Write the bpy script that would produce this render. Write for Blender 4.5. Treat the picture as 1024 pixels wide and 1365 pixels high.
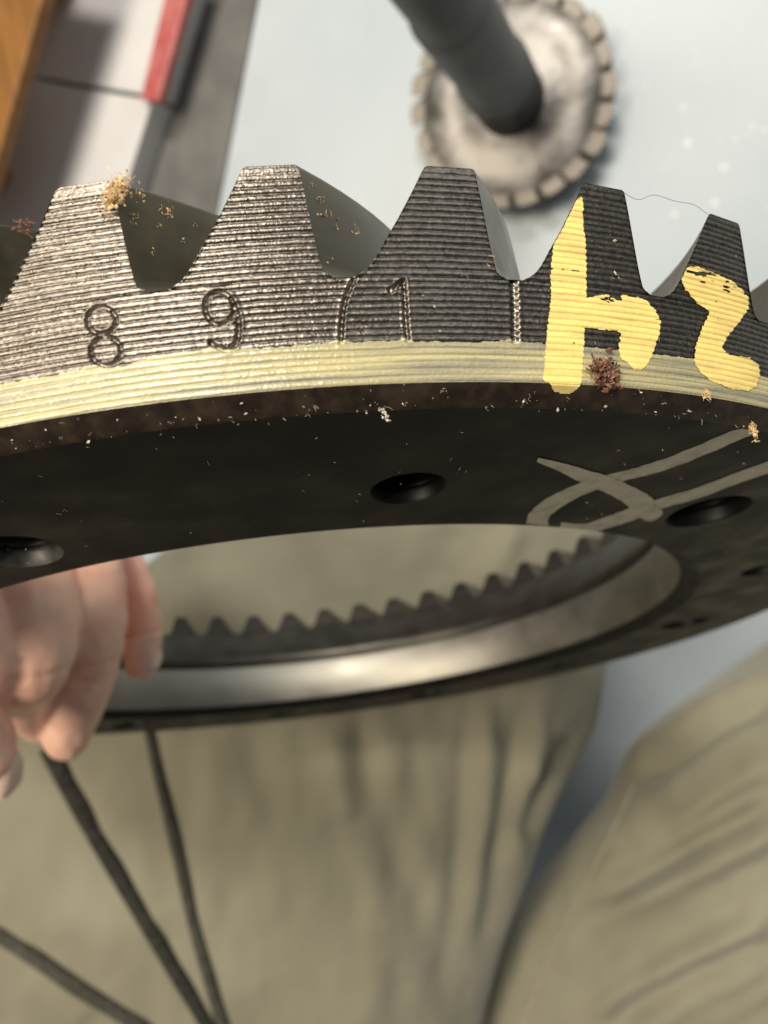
import bpy, bmesh, math, random
import numpy as np
from mathutils import Matrix, Vector
from mathutils.bvhtree import BVHTree

for o in list(bpy.data.objects):
    bpy.data.objects.remove(o)
random.seed(7)
rng = np.random.default_rng(11)
SC = bpy.context.scene
COL = SC.collection

# ------------------------------------------------------------------ camera
F = 1025.6                      # focal length in pixels of the 1024 x 1365 photograph
PX, PY = 512.0, 682.5
S = 0.16                        # metres per gear unit (outer radius of the gear's back face)
CAM_G = np.array([0.0, -1.5321, -0.2874])        # camera seen from the gear
RG = np.array([[0.98944441, -0.06749485, -0.12823499],
               [-0.09544998, 0.3622888, -0.92716564],
               [0.10903701, 0.92961888, 0.35202225]])   # rows: right, down, forward
grav = np.array([(880 - PX) / F, (440 - PY) / F, 1.0]); grav /= np.linalg.norm(grav)
Zw = -grav
Yw = np.array([0, -1.0, 0]); Yw -= Yw.dot(Zw) * Zw; Yw /= np.linalg.norm(Yw)
Xw = np.cross(Yw, Zw)
W = np.stack([Xw, Yw, Zw])      # camera axes (right, down, forward) -> world
CAM_H = 0.76
CAMP = np.array([0.0, 0.0, CAM_H])


def c2w(q):
    return np.asarray(q) @ W.T + CAMP


def at(px, py, depth):
    px = np.asarray(px, float); py = np.asarray(py, float); depth = np.asarray(depth, float)
    return c2w(np.stack([(px - PX) / F * depth, (py - PY) / F * depth, depth + 0 * px], -1))


def to_px(P):
    q = (np.asarray(P) - CAMP) @ W
    return PX + F * q[..., 0] / q[..., 2], PY + F * q[..., 1] / q[..., 2], q[..., 2]


def on_floor(px, py, z=0.0):
    d = np.array([(px - PX) / F, (py - PY) / F, 1.0]) @ W.T
    return CAMP + d * ((z - CAM_H) / d[2])


cam = bpy.data.cameras.new('camera')
cam.sensor_fit = 'VERTICAL'; cam.sensor_height = 36.0; cam.lens = F / 1365 * 36
cam.clip_start = 0.005; cam.clip_end = 100
cam.dof.use_dof = True; cam.dof.focus_distance = 0.107; cam.dof.aperture_fstop = 17.0
camo = bpy.data.objects.new('camera', cam); COL.objects.link(camo)
r_, u_, b_ = W @ np.array([1, 0, 0]), W @ np.array([0, -1, 0]), W @ np.array([0, 0, -1])
camo.matrix_world = Matrix(((r_[0], u_[0], b_[0], CAMP[0]), (r_[1], u_[1], b_[1], CAMP[1]),
                            (r_[2], u_[2], b_[2], CAMP[2]), (0, 0, 0, 1)))
SC.camera = camo

# ------------------------------------------------------------------ light
wd = bpy.data.worlds.new('World'); SC.world = wd; wd.use_nodes = True
wd.node_tree.nodes['Background'].inputs[0].default_value = (0.93, 0.96, 1.0, 1)
wd.node_tree.nodes['Background'].inputs[1].default_value = 0.13


def area_lamp(name, pos_cam, target_cam, sx, sy, power, colour):
    l = bpy.data.lights.new(name, 'AREA'); l.shape = 'RECTANGLE'; l.size = sx; l.size_y = sy
    l.energy = power; l.color = colour
    o = bpy.data.objects.new(name, l); COL.objects.link(o)
    p = Vector(c2w(np.array(pos_cam))); t = Vector(c2w(np.array(target_cam)))
    o.location = p; o.rotation_euler = (t - p).to_track_quat('-Z', 'Y').to_euler()
    return o


G0 = np.array([-0.02, -0.03, 0.1])
area_lamp('ceiling_lamp', G0 + 1.7 * np.array([-0.22, -0.53, -0.82]), G0 + [0, 0, 0.3], 0.6, 0.3, 34, (1.0, 0.94, 0.85))
area_lamp('side_ceiling_lamp', G0 + 1.6 * np.array([-0.64, -0.02, -0.77]), G0 + [0.1, 0.1, 0.3], 0.8, 0.5, 31, (1.0, 0.89, 0.74))
area_lamp('far_ceiling_lamp', np.array([0.9, -1.5, -1.1]), (0, -0.2, 0.7), 1.2, 0.4, 7, (0.9, 0.96, 1.0))

SC.view_settings.view_transform = 'Standard'
SC.view_settings.look = 'None'
SC.view_settings.exposure = 0.0
SC.view_settings.gamma = 1.0
SC.view_settings.use_curve_mapping = False
SC.render.resolution_x = 768; SC.render.resolution_y = 1024

# ------------------------------------------------------------------ helpers


def link_mesh(name, verts, faces, mat, parent=None, smooth=True, mats=None, fmat=None):
    me = bpy.data.meshes.new(name)
    me.from_pydata([tuple(v) for v in verts], [], [tuple(int(i) for i in f) for f in faces])
    for m in (mats or [mat]):
        me.materials.append(m)
    if fmat is not None:
        me.polygons.foreach_set('material_index', np.asarray(fmat, dtype=np.int32))
    if smooth:
        me.polygons.foreach_set('use_smooth', np.ones(len(me.polygons), dtype=bool))
    me.update()
    o = bpy.data.objects.new(name, me); COL.objects.link(o)
    if parent is not None:
        o.parent = parent
    return o


def tag(o, label, cat, group=None, kind=None):
    if label: o['label'] = label
    if cat: o['category'] = cat
    if group: o['group'] = group
    if kind: o['kind'] = kind
    return o


def empty(name, mat=None):
    o = bpy.data.objects.new(name, None); COL.objects.link(o); o.empty_display_size = 0.02
    if mat is not None: o.matrix_world = mat
    return o


class MB:
    """collects patches into one mesh"""
    def __init__(self):
        self.v = []; self.f = []; self.n = 0

    def add(self, v, f):
        v = np.asarray(v, float).reshape(-1, 3)
        self.v.append(v)
        self.f += [tuple(int(i) + self.n for i in q) for q in f]
        self.n += len(v)

    def grid(self, P, mask=None, flip=False, wrap=False):
        """P: (rows, cols, 3)"""
        r, c = P.shape[:2]
        idx = np.arange(r * c).reshape(r, c)
        if wrap: idx = np.concatenate([idx, idx[:, :1]], 1)
        q = np.stack([idx[:-1, :-1], idx[:-1, 1:], idx[1:, 1:], idx[1:, :-1]], -1)
        if flip: q = q[..., ::-1]
        q = q.reshape(-1, 4)
        if mask is not None:
            q = q[mask.reshape(-1)]
            used = np.unique(q); remap = np.full(r * c, -1); remap[used] = np.arange(len(used))
            self.add(P.reshape(-1, 3)[used], remap[q]); return
        self.add(P.reshape(-1, 3), q)

    def build(self, name, mat, parent=None, smooth=True):
        return link_mesh(name, np.concatenate(self.v), self.f, mat, parent, smooth)


def vnoise(x, y, seed=0):
    """smooth value noise, about -1..1"""
    x = np.asarray(x, float); y = np.asarray(y, float)
    xi = np.floor(x).astype(np.int64); yi = np.floor(y).astype(np.int64)
    xf = x - xi; yf = y - yi
    def h(a, b):
        n = (a * 374761393 + b * 668265263 + seed * 974634757) & 0x7fffffff
        n = ((n ^ (n >> 13)) * 1274126177) & 0x7fffffff
        return ((n ^ (n >> 16)) & 0xffff) / 32767.5 - 1
    sx = xf * xf * (3 - 2 * xf); sy = yf * yf * (3 - 2 * yf)
    return (h(xi, yi) * (1 - sx) + h(xi + 1, yi) * sx) * (1 - sy) + (h(xi, yi + 1) * (1 - sx) + h(xi + 1, yi + 1) * sx) * sy


def seg_dist(u, v, pts):
    """distance of points (u,v) to a polyline, and the parameter along it 0..1"""
    pts = np.asarray(pts, float)
    best = np.full(np.shape(u), 1e9); par = np.zeros(np.shape(u))
    L = np.r_[0, np.cumsum(np.hypot(*np.diff(pts, axis=0).T))]
    for i, (a, b) in enumerate(zip(pts[:-1], pts[1:])):
        d = b - a; l2 = d @ d + 1e-12
        t = np.clip(((u - a[0]) * d[0] + (v - a[1]) * d[1]) / l2, 0, 1)
        q = np.hypot(u - a[0] - t * d[0], v - a[1] - t * d[1])
        m = q < best
        best = np.where(m, q, best); par = np.where(m, (L[i] + t * (L[i + 1] - L[i])) / L[-1], par)
    return best, par


def inside(u, v, poly):
    poly = np.asarray(poly, float); r = np.zeros(np.shape(u), bool)
    j = len(poly) - 1
    for i in range(len(poly)):
        xi, yi = poly[i]; xj, yj = poly[j]
        c = ((yi > v) != (yj > v)) & (u < (xj - xi) * (v - yi) / (yj - yi + 1e-12) + xi)
        r ^= c; j = i
    return r


def smooth_line(pts, n=40):
    """Catmull-Rom through points of any dimension"""
    P = np.asarray(pts, float); P = np.vstack([2 * P[0] - P[1], P, 2 * P[-1] - P[-2]])
    out = []
    m = len(P) - 3
    for t in np.linspace(0, m - 1e-6, n):
        i = int(t); s = t - i
        a, b, c, d = P[i:i + 4]
        out.append(0.5 * (2 * b + (c - a) * s + (2 * a - 5 * b + 4 * c - d) * s * s + (3 * b - a - 3 * c + d) * s ** 3))
    return np.array(out)


def tube(mb, path, rad, n=12, squash=None, cap=True):
    path = np.asarray(path, float); rad = np.broadcast_to(rad, len(path))
    T = np.gradient(path, axis=0); T /= np.linalg.norm(T, axis=1)[:, None] + 1e-12
    up = np.array([0.31, 0.52, 0.8]) if squash is None else np.asarray(squash[0], float)
    rings = []
    for i in range(len(path)):
        a = up - up.dot(T[i]) * T[i]; a /= np.linalg.norm(a) + 1e-12
        b = np.cross(T[i], a)
        ph = np.linspace(0, 2 * np.pi, n, endpoint=False)
        ka = 1 if squash is None else squash[1]
        rings.append(path[i] + rad[i] * (ka * np.cos(ph)[:, None] * a + np.sin(ph)[:, None] * b))
    mb.grid(np.array(rings), wrap=True)
    if cap:
        for k, fl in ((0, False), (-1, True)):
            r = rings[k]; f = [(0, j + 1, (j + 1) % n + 1) if fl else (0, (j + 1) % n + 1, j + 1) for j in range(n)]
            mb.add(np.vstack([r.mean(0), r]), f)


# ------------------------------------------------------------------ materials
def new_mat(name):
    m = bpy.data.materials.new(name); m.use_nodes = True
    nt = m.node_tree; b = nt.nodes['Principled BSDF']
    return m, nt, b


def mat(name, col, rough=0.5, metal=0.0, spec=0.5, noise=None, bump=None, col2=None, ramp=(0.4, 0.65), rough_var=0.0,
        stretch=(1, 1, 1), sheen=0.0, sss=0.0, bump_stretch=(1, 1, 1), coat=0.0):
    """noise: colour noise scale; bump: list of (scale, strength, distance)"""
    m, nt, b = new_mat(name)
    b.inputs['Base Color'].default_value = (*col, 1); b.inputs['Roughness'].default_value = rough
    b.inputs['Metallic'].default_value = metal; b.inputs['Specular IOR Level'].default_value = spec
    b.inputs['Sheen Weight'].default_value = sheen; b.inputs['Coat Weight'].default_value = coat
    if sss:
        b.inputs['Subsurface Weight'].default_value = sss
        b.inputs['Subsurface Radius'].default_value = (1.0, 0.35, 0.2); b.inputs['Subsurface Scale'].default_value = 0.004
    tc = nt.nodes.new('ShaderNodeTexCoord')
    if noise:
        mp = nt.nodes.new('ShaderNodeMapping'); mp.inputs['Scale'].default_value = stretch
        nt.links.new(tc.outputs['Object'], mp.inputs['Vector'])
        n = nt.nodes.new('ShaderNodeTexNoise'); n.inputs['Scale'].default_value = noise; n.inputs['Detail'].default_value = 6
        nt.links.new(mp.outputs[0], n.inputs['Vector'])
        r = nt.nodes.new('ShaderNodeValToRGB')
        r.color_ramp.elements[0].position = ramp[0]; r.color_ramp.elements[1].position = ramp[1]
        r.color_ramp.elements[0].color = (*col, 1); r.color_ramp.elements[1].color = (*(col2 or col), 1)
        nt.links.new(n.outputs['Fac'], r.inputs['Fac']); nt.links.new(r.outputs['Color'], b.inputs['Base Color'])
        if rough_var:
            mr = nt.nodes.new('ShaderNodeMapRange')
            mr.inputs['From Min'].default_value = 0.3; mr.inputs['From Max'].default_value = 0.7
            mr.inputs['To Min'].default_value = rough - rough_var; mr.inputs['To Max'].default_value = rough + rough_var
            nt.links.new(n.outputs['Fac'], mr.inputs['Value']); nt.links.new(mr.outputs[0], b.inputs['Roughness'])
    prev = None
    for sc, st, di in (bump or []):
        mp = nt.nodes.new('ShaderNodeMapping'); mp.inputs['Scale'].default_value = bump_stretch
        nt.links.new(tc.outputs['Object'], mp.inputs['Vector'])
        n = nt.nodes.new('ShaderNodeTexNoise'); n.inputs['Scale'].default_value = sc; n.inputs['Detail'].default_value = 4
        nt.links.new(mp.outputs[0], n.inputs['Vector'])
        bp = nt.nodes.new('ShaderNodeBump'); bp.inputs['Strength'].default_value = st; bp.inputs['Distance'].default_value = di
        nt.links.new(n.outputs['Fac'], bp.inputs['Height'])
        if prev: nt.links.new(prev.outputs[0], bp.inputs['Normal'])
        prev = bp
    if prev: nt.links.new(prev.outputs[0], b.inputs['Normal'])
    return m


M = {}
M['heel'] = mat('turned_steel', (0.125, 0.108, 0.088), 0.31, 0.95, noise=1500, col2=(0.195, 0.172, 0.145), rough_var=0.05,
                bump=[(3000, 0.6, 0.00012), (1300, 0.25, 0.00014)])
M['flank'] = mat('ground_flank_steel', (0.075, 0.062, 0.038), 0.36, 0.8, noise=120, col2=(0.12, 0.10, 0.062), rough_var=0.08,
                 bump=[(1500, 0.15, 0.0001)])
M['black'] = mat('black_oxide', (0.0040, 0.0037, 0.003), 0.48, 0.0, 0.2, noise=90, col2=(0.009, 0.0082, 0.0064), rough_var=0.12,
                 bump=[(900, 0.2, 0.0001)])
M['chamfer'] = mat('brown_oxide', (0.020, 0.013, 0.008), 0.4, 0.2, 0.45, noise=400, col2=(0.045, 0.029, 0.016), rough_var=0.1,
                   bump=[(1500, 0.4, 0.0001)])
M['bore'] = mat('machined_bore_steel', (0.26, 0.245, 0.205), 0.5, 1.0, noise=60, col2=(0.31, 0.295, 0.25), rough_var=0.06)
M['cone'] = mat('dark_steel', (0.045, 0.041, 0.033), 0.4, 0.8, noise=80, col2=(0.075, 0.068, 0.055))
M['hole'] = mat('threaded_hole_steel', (0.035, 0.032, 0.027), 0.45, 0.3, noise=400, col2=(0.10, 0.095, 0.08))
M['band'] = mat('pale_yellow_paint', (0.46, 0.405, 0.20), 0.30, 0.0, 0.8, noise=130, col2=(0.22, 0.205, 0.14), ramp=(0.36, 0.66),
                rough_var=0.1, bump=[(2200, 0.7, 0.00012)], stretch=(0.35, 0.35, 8))
M['yellow'] = mat('yellow_paint', (0.80, 0.62, 0.20), 0.42, 0.0, 0.5, noise=170, col2=(0.60, 0.46, 0.16), ramp=(0.42, 0.72), stretch=(0.7, 0.7, 6),
                  bump=[(1500, 0.3, 0.0001)])
M['faded'] = mat('faded_paint', (0.52, 0.47, 0.35), 0.6, 0.0, 0.3, noise=320, col2=(0.34, 0.31, 0.235), ramp=(0.45, 0.75))
M['floor'] = mat('painted_floor', (0.45, 0.51, 0.54), 0.42, 0.0, 0.45, noise=5, col2=(0.53, 0.58, 0.60), rough_var=0.1,
                 bump=[(14, 0.12, 0.004), (90, 0.08, 0.001)])
def add_flecks(m, scale, col, thr, mscale, spot=None, rad=0.2):
    """scattered paint flecks and scuffs of another colour"""
    nt = m.node_tree; b = nt.nodes['Principled BSDF']
    src = b.inputs['Base Color'].links[0].from_socket
    tc = nt.nodes.new('ShaderNodeTexCoord')
    vo = nt.nodes.new('ShaderNodeTexVoronoi'); vo.inputs['Scale'].default_value = scale
    nt.links.new(tc.outputs['Object'], vo.inputs['Vector'])
    n = nt.nodes.new('ShaderNodeTexNoise'); n.inputs['Scale'].default_value = mscale; n.inputs['Detail'].default_value = 5
    nt.links.new(tc.outputs['Object'], n.inputs['Vector'])
    a = nt.nodes.new('ShaderNodeMath'); a.operation = 'MULTIPLY'; a.inputs[1].default_value = thr * 2
    nt.links.new(n.outputs['Fac'], a.inputs[0])
    if spot is not None:
        ds = nt.nodes.new('ShaderNodeVectorMath'); ds.operation = 'DISTANCE'; ds.inputs[1].default_value = tuple(spot)
        nt.links.new(tc.outputs['Object'], ds.inputs[0])
        mr = nt.nodes.new('ShaderNodeMapRange'); mr.inputs['From Max'].default_value = rad; mr.inputs['To Min'].default_value = thr * 2.3; mr.inputs['To Max'].default_value = thr * 1.2
        nt.links.new(ds.outputs['Value'], mr.inputs['Value']); nt.links.new(mr.outputs[0], a.inputs[1])
    p = nt.nodes.new('ShaderNodeMath'); p.operation = 'POWER'; p.inputs[1].default_value = 2.5
    nt.links.new(a.outputs[0], p.inputs[0])
    c = nt.nodes.new('ShaderNodeMath'); c.operation = 'LESS_THAN'
    nt.links.new(vo.outputs['Distance'], c.inputs[0]); nt.links.new(p.outputs[0], c.inputs[1])
    mx = nt.nodes.new('ShaderNodeMix'); mx.data_type = 'RGBA'
    nt.links.new(c.outputs[0], mx.inputs['Factor']); nt.links.new(src, mx.inputs['A']); mx.inputs['B'].default_value = (*col, 1)
    nt.links.new(mx.outputs['Result'], b.inputs['Base Color'])


add_flecks(M['floor'], 60, (0.72, 0.73, 0.72), 0.41, 9.0, on_floor(985, 230), 0.16)
add_flecks(M['floor'], 110, (0.66, 0.68, 0.68), 0.40, 14.0, on_floor(1000, 180), 0.2)
add_flecks(M['floor'], 120, (0.36, 0.38, 0.38), 0.33, 5.0)
M['box'] = mat('light_grey_enamel', (0.62, 0.61, 0.60), 0.4, 0.0, 0.5, noise=12, col2=(0.68, 0.67, 0.66))
M['flat'] = mat('flat_grey', (0.125, 0.12, 0.112), 0.6, 0.0, 0.3, noise=25, col2=(0.165, 0.16, 0.15))
M['red'] = mat('red_paint', (0.42, 0.085, 0.08), 0.45, 0.0, 0.5, noise=60, col2=(0.50, 0.15, 0.135))
M['wood'] = mat('orange_wood', (0.29, 0.13, 0.03), 0.5, 0.0, 0.4, noise=20, col2=(0.20, 0.085, 0.018), stretch=(6, 1, 1))
M['cloth'] = mat('khaki_cotton', (0.200, 0.184, 0.128), 0.85, 0.0, 0.15, noise=9, col2=(0.255, 0.238, 0.168), sheen=0.2,
                 bump=[(900, 0.25, 0.0006), (60, 0.25, 0.004)])
M['unseen_torso'] = mat('unseen_torso_cloth', (0.03, 0.032, 0.036), 0.85, 0.0, 0.15, noise=30, col2=(0.045, 0.046, 0.05), bump=[(700, 0.3, 0.0006)])
M['seam'] = mat('khaki_seam_thread', (0.29, 0.265, 0.185), 0.8, 0.0, 0.2, noise=200, col2=(0.25, 0.23, 0.16))
M['streak'] = mat('black_streak', (0.024, 0.024, 0.019), 0.9, 0.0, 0.1, noise=300, col2=(0.045, 0.044, 0.036))
M['streak_olive'] = mat('olive_streak', (0.045, 0.044, 0.034), 0.9, 0.0, 0.1, noise=300, col2=(0.075, 0.072, 0.056))
M['skin'] = mat('skin', (0.86, 0.45, 0.33), 0.38, 0.0, 0.45, noise=60, col2=(0.90, 0.60, 0.44), sss=0.35, ramp=(0.35, 0.7),
                bump=[(500, 0.2, 0.0004)])
M['nail'] = mat('fingernail', (0.78, 0.55, 0.42), 0.25, 0.0, 0.5, noise=60, col2=(0.80, 0.60, 0.48))
M['pinion'] = mat('worn_steel', (0.11, 0.103, 0.092), 0.42, 0.8, noise=34, col2=(0.27, 0.255, 0.235), rough_var=0.1,
                  bump=[(60, 0.3, 0.002)])
M['pinion_tooth'] = mat('dull_brown_steel', (0.07, 0.058, 0.042), 0.5, 0.6, noise=40, col2=(0.19, 0.17, 0.145), bump=[(90, 0.4, 0.002)])
M['shaft'] = mat('dark_grey_steel', (0.06, 0.059, 0.057), 0.42, 0.4, 0.5, noise=14, col2=(0.11, 0.107, 0.10), rough_var=0.1)
M['gold_lint'] = mat('tan_fibre', (0.55, 0.36, 0.15), 0.8, noise=900, col2=(0.70, 0.52, 0.28))
M['rust_lint'] = mat('rust_flake', (0.08, 0.030, 0.017), 0.5, noise=700, col2=(0.20, 0.085, 0.045))
M['dust'] = mat('pale_dust', (0.45, 0.38, 0.28), 0.8, noise=600, col2=(0.62, 0.56, 0.46))
M['hair'] = mat('dark_hair', (0.12, 0.09, 0.07), 0.5)

# ------------------------------------------------------------------ floor
fl = MB()
fx = np.linspace(-3, 3, 41); fy = np.linspace(-3, 3, 41)
X, Y = np.meshgrid(fx, fy)
fl.grid(np.stack([X, Y, 0 * X], -1))
floor = fl.build('floor', M['floor']); floor['kind'] = 'structure'

# ================================================================== RING GEAR
gm = np.eye(4)
gm[:3, :3] = W @ RG
gm[:3, 3] = c2w(-S * (RG @ CAM_G))
gear = empty('ring_gear', Matrix(gm.tolist()))
tag(gear, 'large dark steel ring gear with pale yellow painted rim band held in front', 'gear')
bpy.context.view_layer.update()

NT = 46; PITCH = 360.0 / NT; T0 = 0.17        # tooth centres at T0 + k * PITCH degrees
ZR, ZT = 0.097, 0.188                          # root and tip height at the outer end
ZB = 0.0125                                    # chamfer height
KC = 0.25                                      # slope of the outer cone


def rho_of(z):
    z = np.asarray(z, float)
    return np.where(z < ZB, 1.0 + 0.02 * z / ZB, 1.02 + KC * (z - ZB))


def surf(th, z, off=0.0):
    """point on the outer surface (metres, gear frame); off in metres outward"""
    a = np.radians(np.asarray(th, float) - 90)
    r = rho_of(z)
    nr = np.where(z < ZB, 0.53, 0.970); nz = np.where(z < ZB, -0.85, -0.2425)
    rr = r * S + nr * off
    return np.stack([rr * np.cos(a), rr * np.sin(a), z * S + nz * off], -1)


def px_to_outer(px, py):
    """pixel of the photograph -> (theta, z) on the gear's outer surface"""
    d = RG.T @ np.array([(px - PX) / F, (py - PY) / F, 1.0])
    t = np.linspace(0.3, 1.3, 3000)
    P = CAM_G + t[:, None] * d
    g = np.hypot(P[:, 0], P[:, 1]) - rho_of(np.maximum(P[:, 2], -0.02))
    i = np.where((g[:-1] > 0) & (g[1:] <= 0))[0]
    i = i[0] if len(i) else np.argmin(abs(g))
    tt = t[i] + (t[min(i + 1, 2999)] - t[i]) * g[i] / (g[i] - g[min(i + 1, 2999)] + 1e-12)
    P = CAM_G + tt * d
    return math.degrees(math.atan2(P[1], P[0])) + 90, P[2]


def px_to_back(px, py):
    d = RG.T @ np.array([(px - PX) / F, (py - PY) / F, 1.0])
    t = -CAM_G[2] / d[2]; P = CAM_G + t * d
    return P[0] * S, P[1] * S


MMDEG = math.radians(1) * 1.04 * S             # metres per degree along the rim

# engraved characters, centre lines in photograph pixels


def ell(cx, cy, rx, ry, a0=0, a1=360, n=28, rot=0):
    a = np.radians(np.linspace(a0, a1, n)); r = math.radians(rot)
    x = rx * np.cos(a); y = ry * np.sin(a)
    return np.stack([cx + x * math.cos(r) - y * math.sin(r), cy + x * math.sin(r) + y * math.cos(r)], 1)


q8 = lambda L: [(80 + x / 3.938, 360 + y / 3.938) for x, y in L]
q3 = lambda L: [(420 + x / 3.413, 340 + y / 3.413) for x, y in L]
ENG = [(q8(ell(217, 263, 76, 70)), 2.6), (q8(ell(240, 425, 80, 74)), 2.6),
       (q8(ell(837, 197, 76, 86, rot=-8)), 2.6),
       (q8(smooth_line([(912, 180), (935, 260), (936, 335), (918, 392), (880, 418), (835, 408), (790, 380)], 30)), 3.0),
       (q3(smooth_line([(180, 108), (150, 170), (130, 240), (122, 320), (118, 396)], 24)), 2.8),
       (q3([(345, 162), (402, 116)]), 3.2), (q3([(405, 116), (411, 200), (416, 300), (424, 388)]), 3.0),
       (q3([(905, 118), (910, 250), (912, 385)]), 5.0)]
ENG = [(np.array([px_to_outer(*p) for p in pl]), w) for pl, w in ENG]


def ridge(th, z):
    """depth of the turning grooves (metres, <= 0) on the outer face"""
    zz = (z - 0.0525) * S * 1.031
    ph = zz / 0.00087 + 0.07 * vnoise(th * 0.3, z * 25, 3) + 0.035 * vnoise(th * 2.2, z * 160, 5)
    k = np.floor(ph); fr = ph - k
    deep = 0.7 + 0.3 * vnoise(k * 1.7, th * 0.25, 9)
    g = np.exp(-((fr - 0.5) / 0.14) ** 2)
    land = 0.32 * (0.5 + 0.5 * np.cos(2 * np.pi * fr + 0.9))
    d = -(0.00025 * g * deep + 0.00006 * (1 - land))
    d += 0.000014 * vnoise(th * 9, zz / 0.00028, 4) + 0.000016 * vnoise(th * 4 + zz * 900, zz / 0.0005, 8)
    soft = np.clip((ZT - z) / 0.014, 0.25, 1)      # worn smoother toward the tips
    soft = np.where(z < 0.053, 0.8, soft)
    return d * soft


def engrave(th, z):
    d = np.zeros(np.shape(th))
    u = th * MMDEG; v = z * S
    for pl, w in ENG:
        q, par = seg_dist(u, v, np.stack([pl[:, 0] * MMDEG, pl[:, 1] * S], 1))
        ww = w * 0.000115
        d -= 0.00050 * (1 - np.clip((q - 0.35 * ww) / (0.75 * ww), 0, 1)) * np.ones_like(q)
        d += 0.00007 * np.exp(-((q - 1.5 * ww) / (0.5 * ww)) ** 2)
    return np.maximum(d, -0.00055)


def outer_off(th, z):
    return ridge(th, z) + (engrave(th, z) if np.ndim(th) else 0)


# profile of a tooth: half outlines (degrees from the tooth centre) against height fraction
HL = np.array([0, 0.03, 0.08, 0.15, 0.3, 0.5, 0.75, 0.95, 0.985, 1.0])
FL = np.array([-4.75, -4.4, -4.05, -3.74, -3.25, -2.58, -1.82, -1.26, -1.14, -1.0])
FL_IN = np.array([-3.9, -3.4, -3.0, -2.75, -2.4, -2.0, -1.5, -1.1, -0.9, -0.6])
FR_IN = np.array([3.6, 3.1, 2.8, 2.6, 2.3, 1.95, 1.5, 1.1, 0.9, 0.6])
HR = np.array([0, 0.03, 0.08, 0.15, 0.3, 0.5, 0.75, 0.96, 0.99, 1.0])
FR = np.array([2.35, 1.98, 1.80, 1.72, 1.60, 1.48, 1.34, 1.20, 1.14, 1.02])


def left_at(h): return np.interp(h, HL, FL)
def right_at(h): return np.interp(h, HR, FR)


# --- tooth geometry from outer end (u=0) to inner end (u=1)
RH_T, RH_R = 1.064, 1.041
RT_, ZT_T, ZT_R = 0.79, 0.292, 0.238


def spiral(u):
    psi = np.radians(43 - 13 * u)
    rho = 1.05 + (0.79 - 1.05) * u
    # integral of tan(psi)/rho, closely approximated
    return np.degrees(np.log(1.05 / rho) * np.tan(np.radians(43 - 6.5 * u)))


def tooth_mesh(theta0, dense):
    mb = MB()
    us = np.linspace(0, 1, 13)
    hs = np.r_[HL, HR[::-1]]
    P = []
    for u in us:
        sp = spiral(u); kk = u ** 1.5
        fs = np.r_[FL * (1 - kk) + FL_IN * kk, (FR * (1 - kk) + FR_IN * kk)[::-1]]
        zr = ZR + (ZT_R - ZR) * u - 0.002; zt = ZT + (ZT_T - ZT) * u
        rr = RH_R + (0.775 - RH_R) * u; rt = RH_T + (RT_ - RH_T) * u
        a = np.radians(theta0 + sp + fs - 90)
        rho = rr + (rt - rr) * hs; z = zr + (zt - zr) * hs
        P.append(np.stack([rho * np.cos(a), rho * np.sin(a), z], -1) * S)
    P = np.array(P)
    nL = len(HL)
    mb.grid(P[:, :nL]); mb.grid(P[:, nL - 1:nL + 1]); mb.grid(P[:, nL:])
    # inner end cap
    e = P[-1]; n = len(HL)
    mb.grid(np.stack([e[:n], e[n:][::-1]]), flip=False)
    nflank = len(mb.f); ncap = nflank - (n - 1)
    # outer end, turned face with grooves
    if dense:
        rows = 128; cols = 44
    else:
        rows = 12; cols = 4
    h = np.linspace(-0.03, 1, rows)[:, None]; t = np.linspace(0, 1, cols)[None, :]
    th = theta0 + left_at(h) * (1 - t) + right_at(h) * t
    z = (ZR + (ZT - ZR) * h) + 0 * t
    off = outer_off(th, z) if dense else np.zeros_like(th)
    P = surf(th, z, off - np.where(h < 0.001, 0.00003, 0.0))
    mb.grid(P)
    return mb, nflank, ncap


proto = None
vis = set()
for k in range(NT):
    c = T0 + k * PITCH
    cc = (c + 180) % 360 - 180
    near = -24 < cc < 38
    if near or proto is None:
        mb, nfk, ncp = tooth_mesh(cc if near else 0.0, near)
        fm = np.zeros(len(mb.f), np.int32); fm[nfk:] = 1; fm[ncp:nfk] = 2
        o = link_mesh('tooth', np.concatenate(mb.v), mb.f, None, gear, True, [M['flank'], M['heel'], M['cone']], fm)
        me = o.data
        # keep the flank / end edge crisp
        for e in me.edges: pass
        if not near:
            proto = o; o.rotation_euler[2] = math.radians(cc)
    else:
        o = proto.copy(); COL.objects.link(o); o.parent = gear; o.rotation_euler = (0, 0, math.radians(cc))

# --- body
body = MB()
A0, A1 = -24.0, 38.0
# dense near part of the outer face below the teeth
th = np.linspace(A0, A1, 1250)[None, :]; z = np.linspace(ZB, ZR, 132)[:, None]
th, z = np.broadcast_arrays(th, z)
NEAR_OFF = outer_off(th, z)
body.grid(surf(th, z, NEAR_OFF))
nheel0 = len(body.f)
th = np.linspace(A1, A0 + 360, 300)[None, :]; z = np.linspace(ZB, ZR, 8)[:, None]
th, z = np.broadcast_arrays(th, z)
body.grid(surf(th, z, -0.00006 + 0 * th))
nheel = len(body.f)


def lathe(mb, prof, n=480, flip=False):
    a = np.linspace(0, 2 * np.pi, n, endpoint=False)
    P = np.array([[r * np.cos(a), r * np.sin(a), 0 * a + zz] for r, zz in prof]).transpose(0, 2, 1) * S
    mb.grid(P, wrap=True, flip=flip)


# root cone under the teeth
lathe(body, [(RH_R, ZR - 0.0005), (0.95, 0.1445), (0.86, 0.192), (0.775, 0.2365)])
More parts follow.
